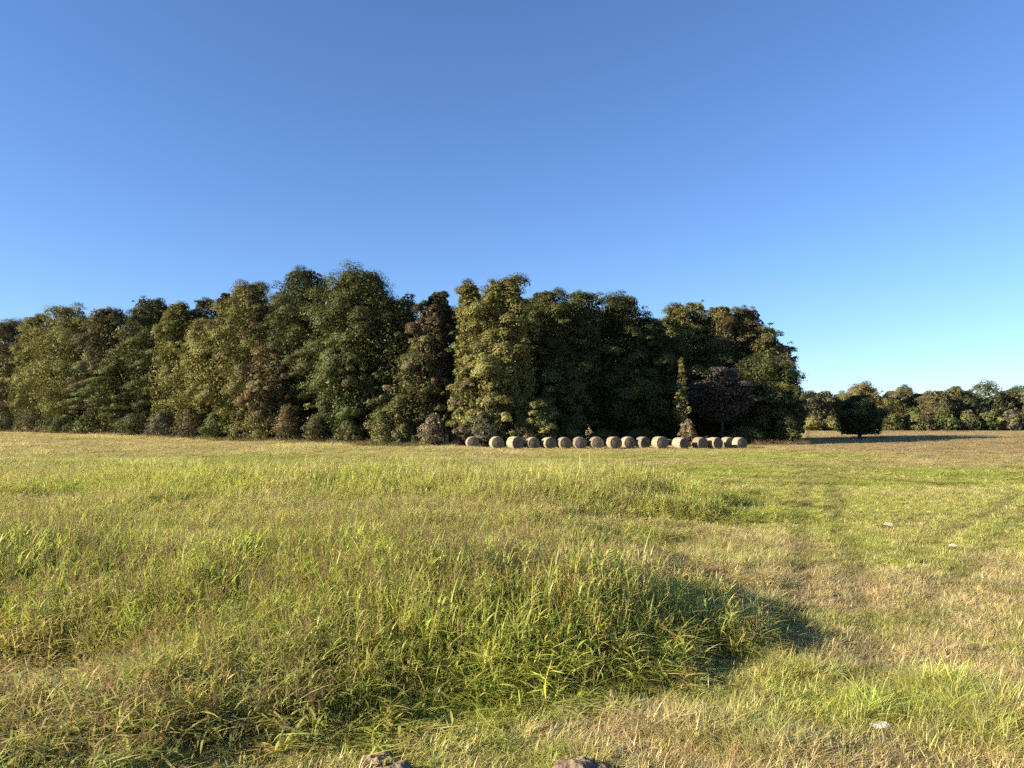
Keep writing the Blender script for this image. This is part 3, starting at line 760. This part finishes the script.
for i, (px, deg, s, Y, lb) in enumerate(BALES):
    k = i % 3
    o = protos[k] if i < 3 else copy_tree(protos[k])
    X = (px - 512) / F * Y
    o.location = (X, Y, float(gz(X, Y)) + .585 * s); o.scale = (s, s * (.9 + .2 * ((i * 7) % 5) / 4), s * (.93 + .07 * ((i * 3) % 4) / 3)); o.rotation_euler = (0, 0, math.radians(deg))
    tag(o, lb, 'hay bale', 'round hay bales in a row before the wood')

# ------------------------------------------------------------------ clods and stones
def lump(name, label, cat, x, y, rx, ry, h, mat, seed, rough=.3):
    r = np.random.default_rng(seed); nu, nv = 40, 20; V = []
    for j in range(nv + 1):
        f = math.pi * j / nv
        for i in range(nu):
            a = 6.28318 * i / nu
            d = np.array([math.sin(f) * math.cos(a), math.sin(f) * math.sin(a), math.cos(f)])
            q = 1 + rough * (fbm(d[0] * 2.2 + seed, d[1] * 2.2 + d[2] * 3, seed, 4) - .5) * 2
            V.append((d[0] * rx * q, d[1] * ry * q, d[2] * h * q))
    Fc = [(j * nu + i, (j + 1) * nu + i, (j + 1) * nu + (i + 1) % nu, j * nu + (i + 1) % nu) for j in range(nv) for i in range(nu)]
    o = build(name, np.array(V), np.array(Fc), 4, [mat], smooth=False)
    o.location = (x, y, float(gz(x, y)) + h * (.2 if name == 'dirt_clod' else .3)); tag(o, label, cat, None)
    return o
a = P(400, 768); lump('dirt_clod', 'lump of dry soil cut by the bottom edge, left of the middle', 'dirt clod', a[0], a[1], .15, .11, .07, M_SOIL, 3, .6)
a = P(381, 752); lump('dirt_clod', 'small flat soil lump in the grass just above the bottom left clod', 'dirt clod', a[0], a[1], .12, .09, .05, M_SOIL, 4, .6)
a = P(578, 768); lump('dirt_clod', 'reddish brown soil clod at the bottom edge right of the middle', 'dirt clod', a[0], a[1], .17, .13, .09, M_SOIL, 6, .6)
a = P(873, 720); lump('stone', 'flat pale stone in the short grass at the lower right', 'stone', a[0], a[1], .085, .05, .03, M_STONE, 8)
a = P(886, 524); lump('stone', 'pale flat stone lying in the mown grass, the farther of the two', 'stone', a[0], a[1], .13, .17, .05, M_STONE, 9)
a = P(949, 545); lump('stone', 'small pale stone in the mown grass, the nearer of the two, toward the right edge', 'stone', a[0], a[1], .07, .10, .035, M_STONE, 10)

# ------------------------------------------------------------------ light, sky, camera
w = bpy.data.worlds.new('World'); S.world = w; w.use_nodes = True; nt = w.node_tree; nt.nodes.clear()
sky = nt.nodes.new('ShaderNodeTexSky'); sky.sky_type = 'NISHITA'; sky.sun_disc = False
to_sun = Vector((-math.sin(SUN_AZ), -math.cos(SUN_AZ), math.tan(SUN_EL))).normalized()
sky.sun_elevation = SUN_EL
sky.sun_rotation = math.atan2(to_sun.x, to_sun.y)
sky.air_density = 1.0; sky.dust_density = .12; sky.ozone_density = 5.0; sky.altitude = 0
bg = nt.nodes.new('ShaderNodeBackground'); bg.inputs['Strength'].default_value = .069
wo = nt.nodes.new('ShaderNodeOutputWorld')
hs = nt.nodes.new('ShaderNodeMix'); hs.data_type = 'RGBA'; hs.blend_type = 'MULTIPLY'; hs.inputs[0].default_value = 1; hs.inputs[7].default_value = (.85, .885, 1.02, 1)
nt.links.new(sky.outputs[0], hs.inputs[6]); nt.links.new(hs.outputs[2], bg.inputs[0]); nt.links.new(bg.outputs[0], wo.inputs[0])

ld = bpy.data.lights.new('sun', 'SUN'); ld.energy = 5.0; ld.angle = math.radians(.53); ld.color = (1, .88, .70)
lo = bpy.data.objects.new('sun', ld); COL.objects.link(lo); lo.rotation_euler = (-to_sun).to_track_quat('-Z', 'Y').to_euler(); lo.location = to_sun * 100

cd = bpy.data.cameras.new('camera'); cd.sensor_width = 36; cd.lens = F / 1024 * 36; cd.clip_end = 6000; cd.clip_start = .05
co = bpy.data.objects.new('camera', cd); COL.objects.link(co)
co.location = (0, 0, CAMH); co.rotation_euler = (math.radians(90) + math.atan((HZ - 384) / F), 0, 0)
S.camera = co
S.render.engine = 'CYCLES'
S.cycles.max_bounces = 4; S.cycles.transparent_max_bounces = 4
S.cycles.diffuse_bounces = 2; S.cycles.glossy_bounces = 1; S.cycles.transmission_bounces = 2
S.cycles.use_denoising = False; S.cycles.use_adaptive_sampling = True; S.cycles.adaptive_threshold = .04
S.view_settings.view_transform = 'Standard'; S.view_settings.look = 'None'; S.view_settings.gamma = 1
S.view_settings.exposure = 1.62
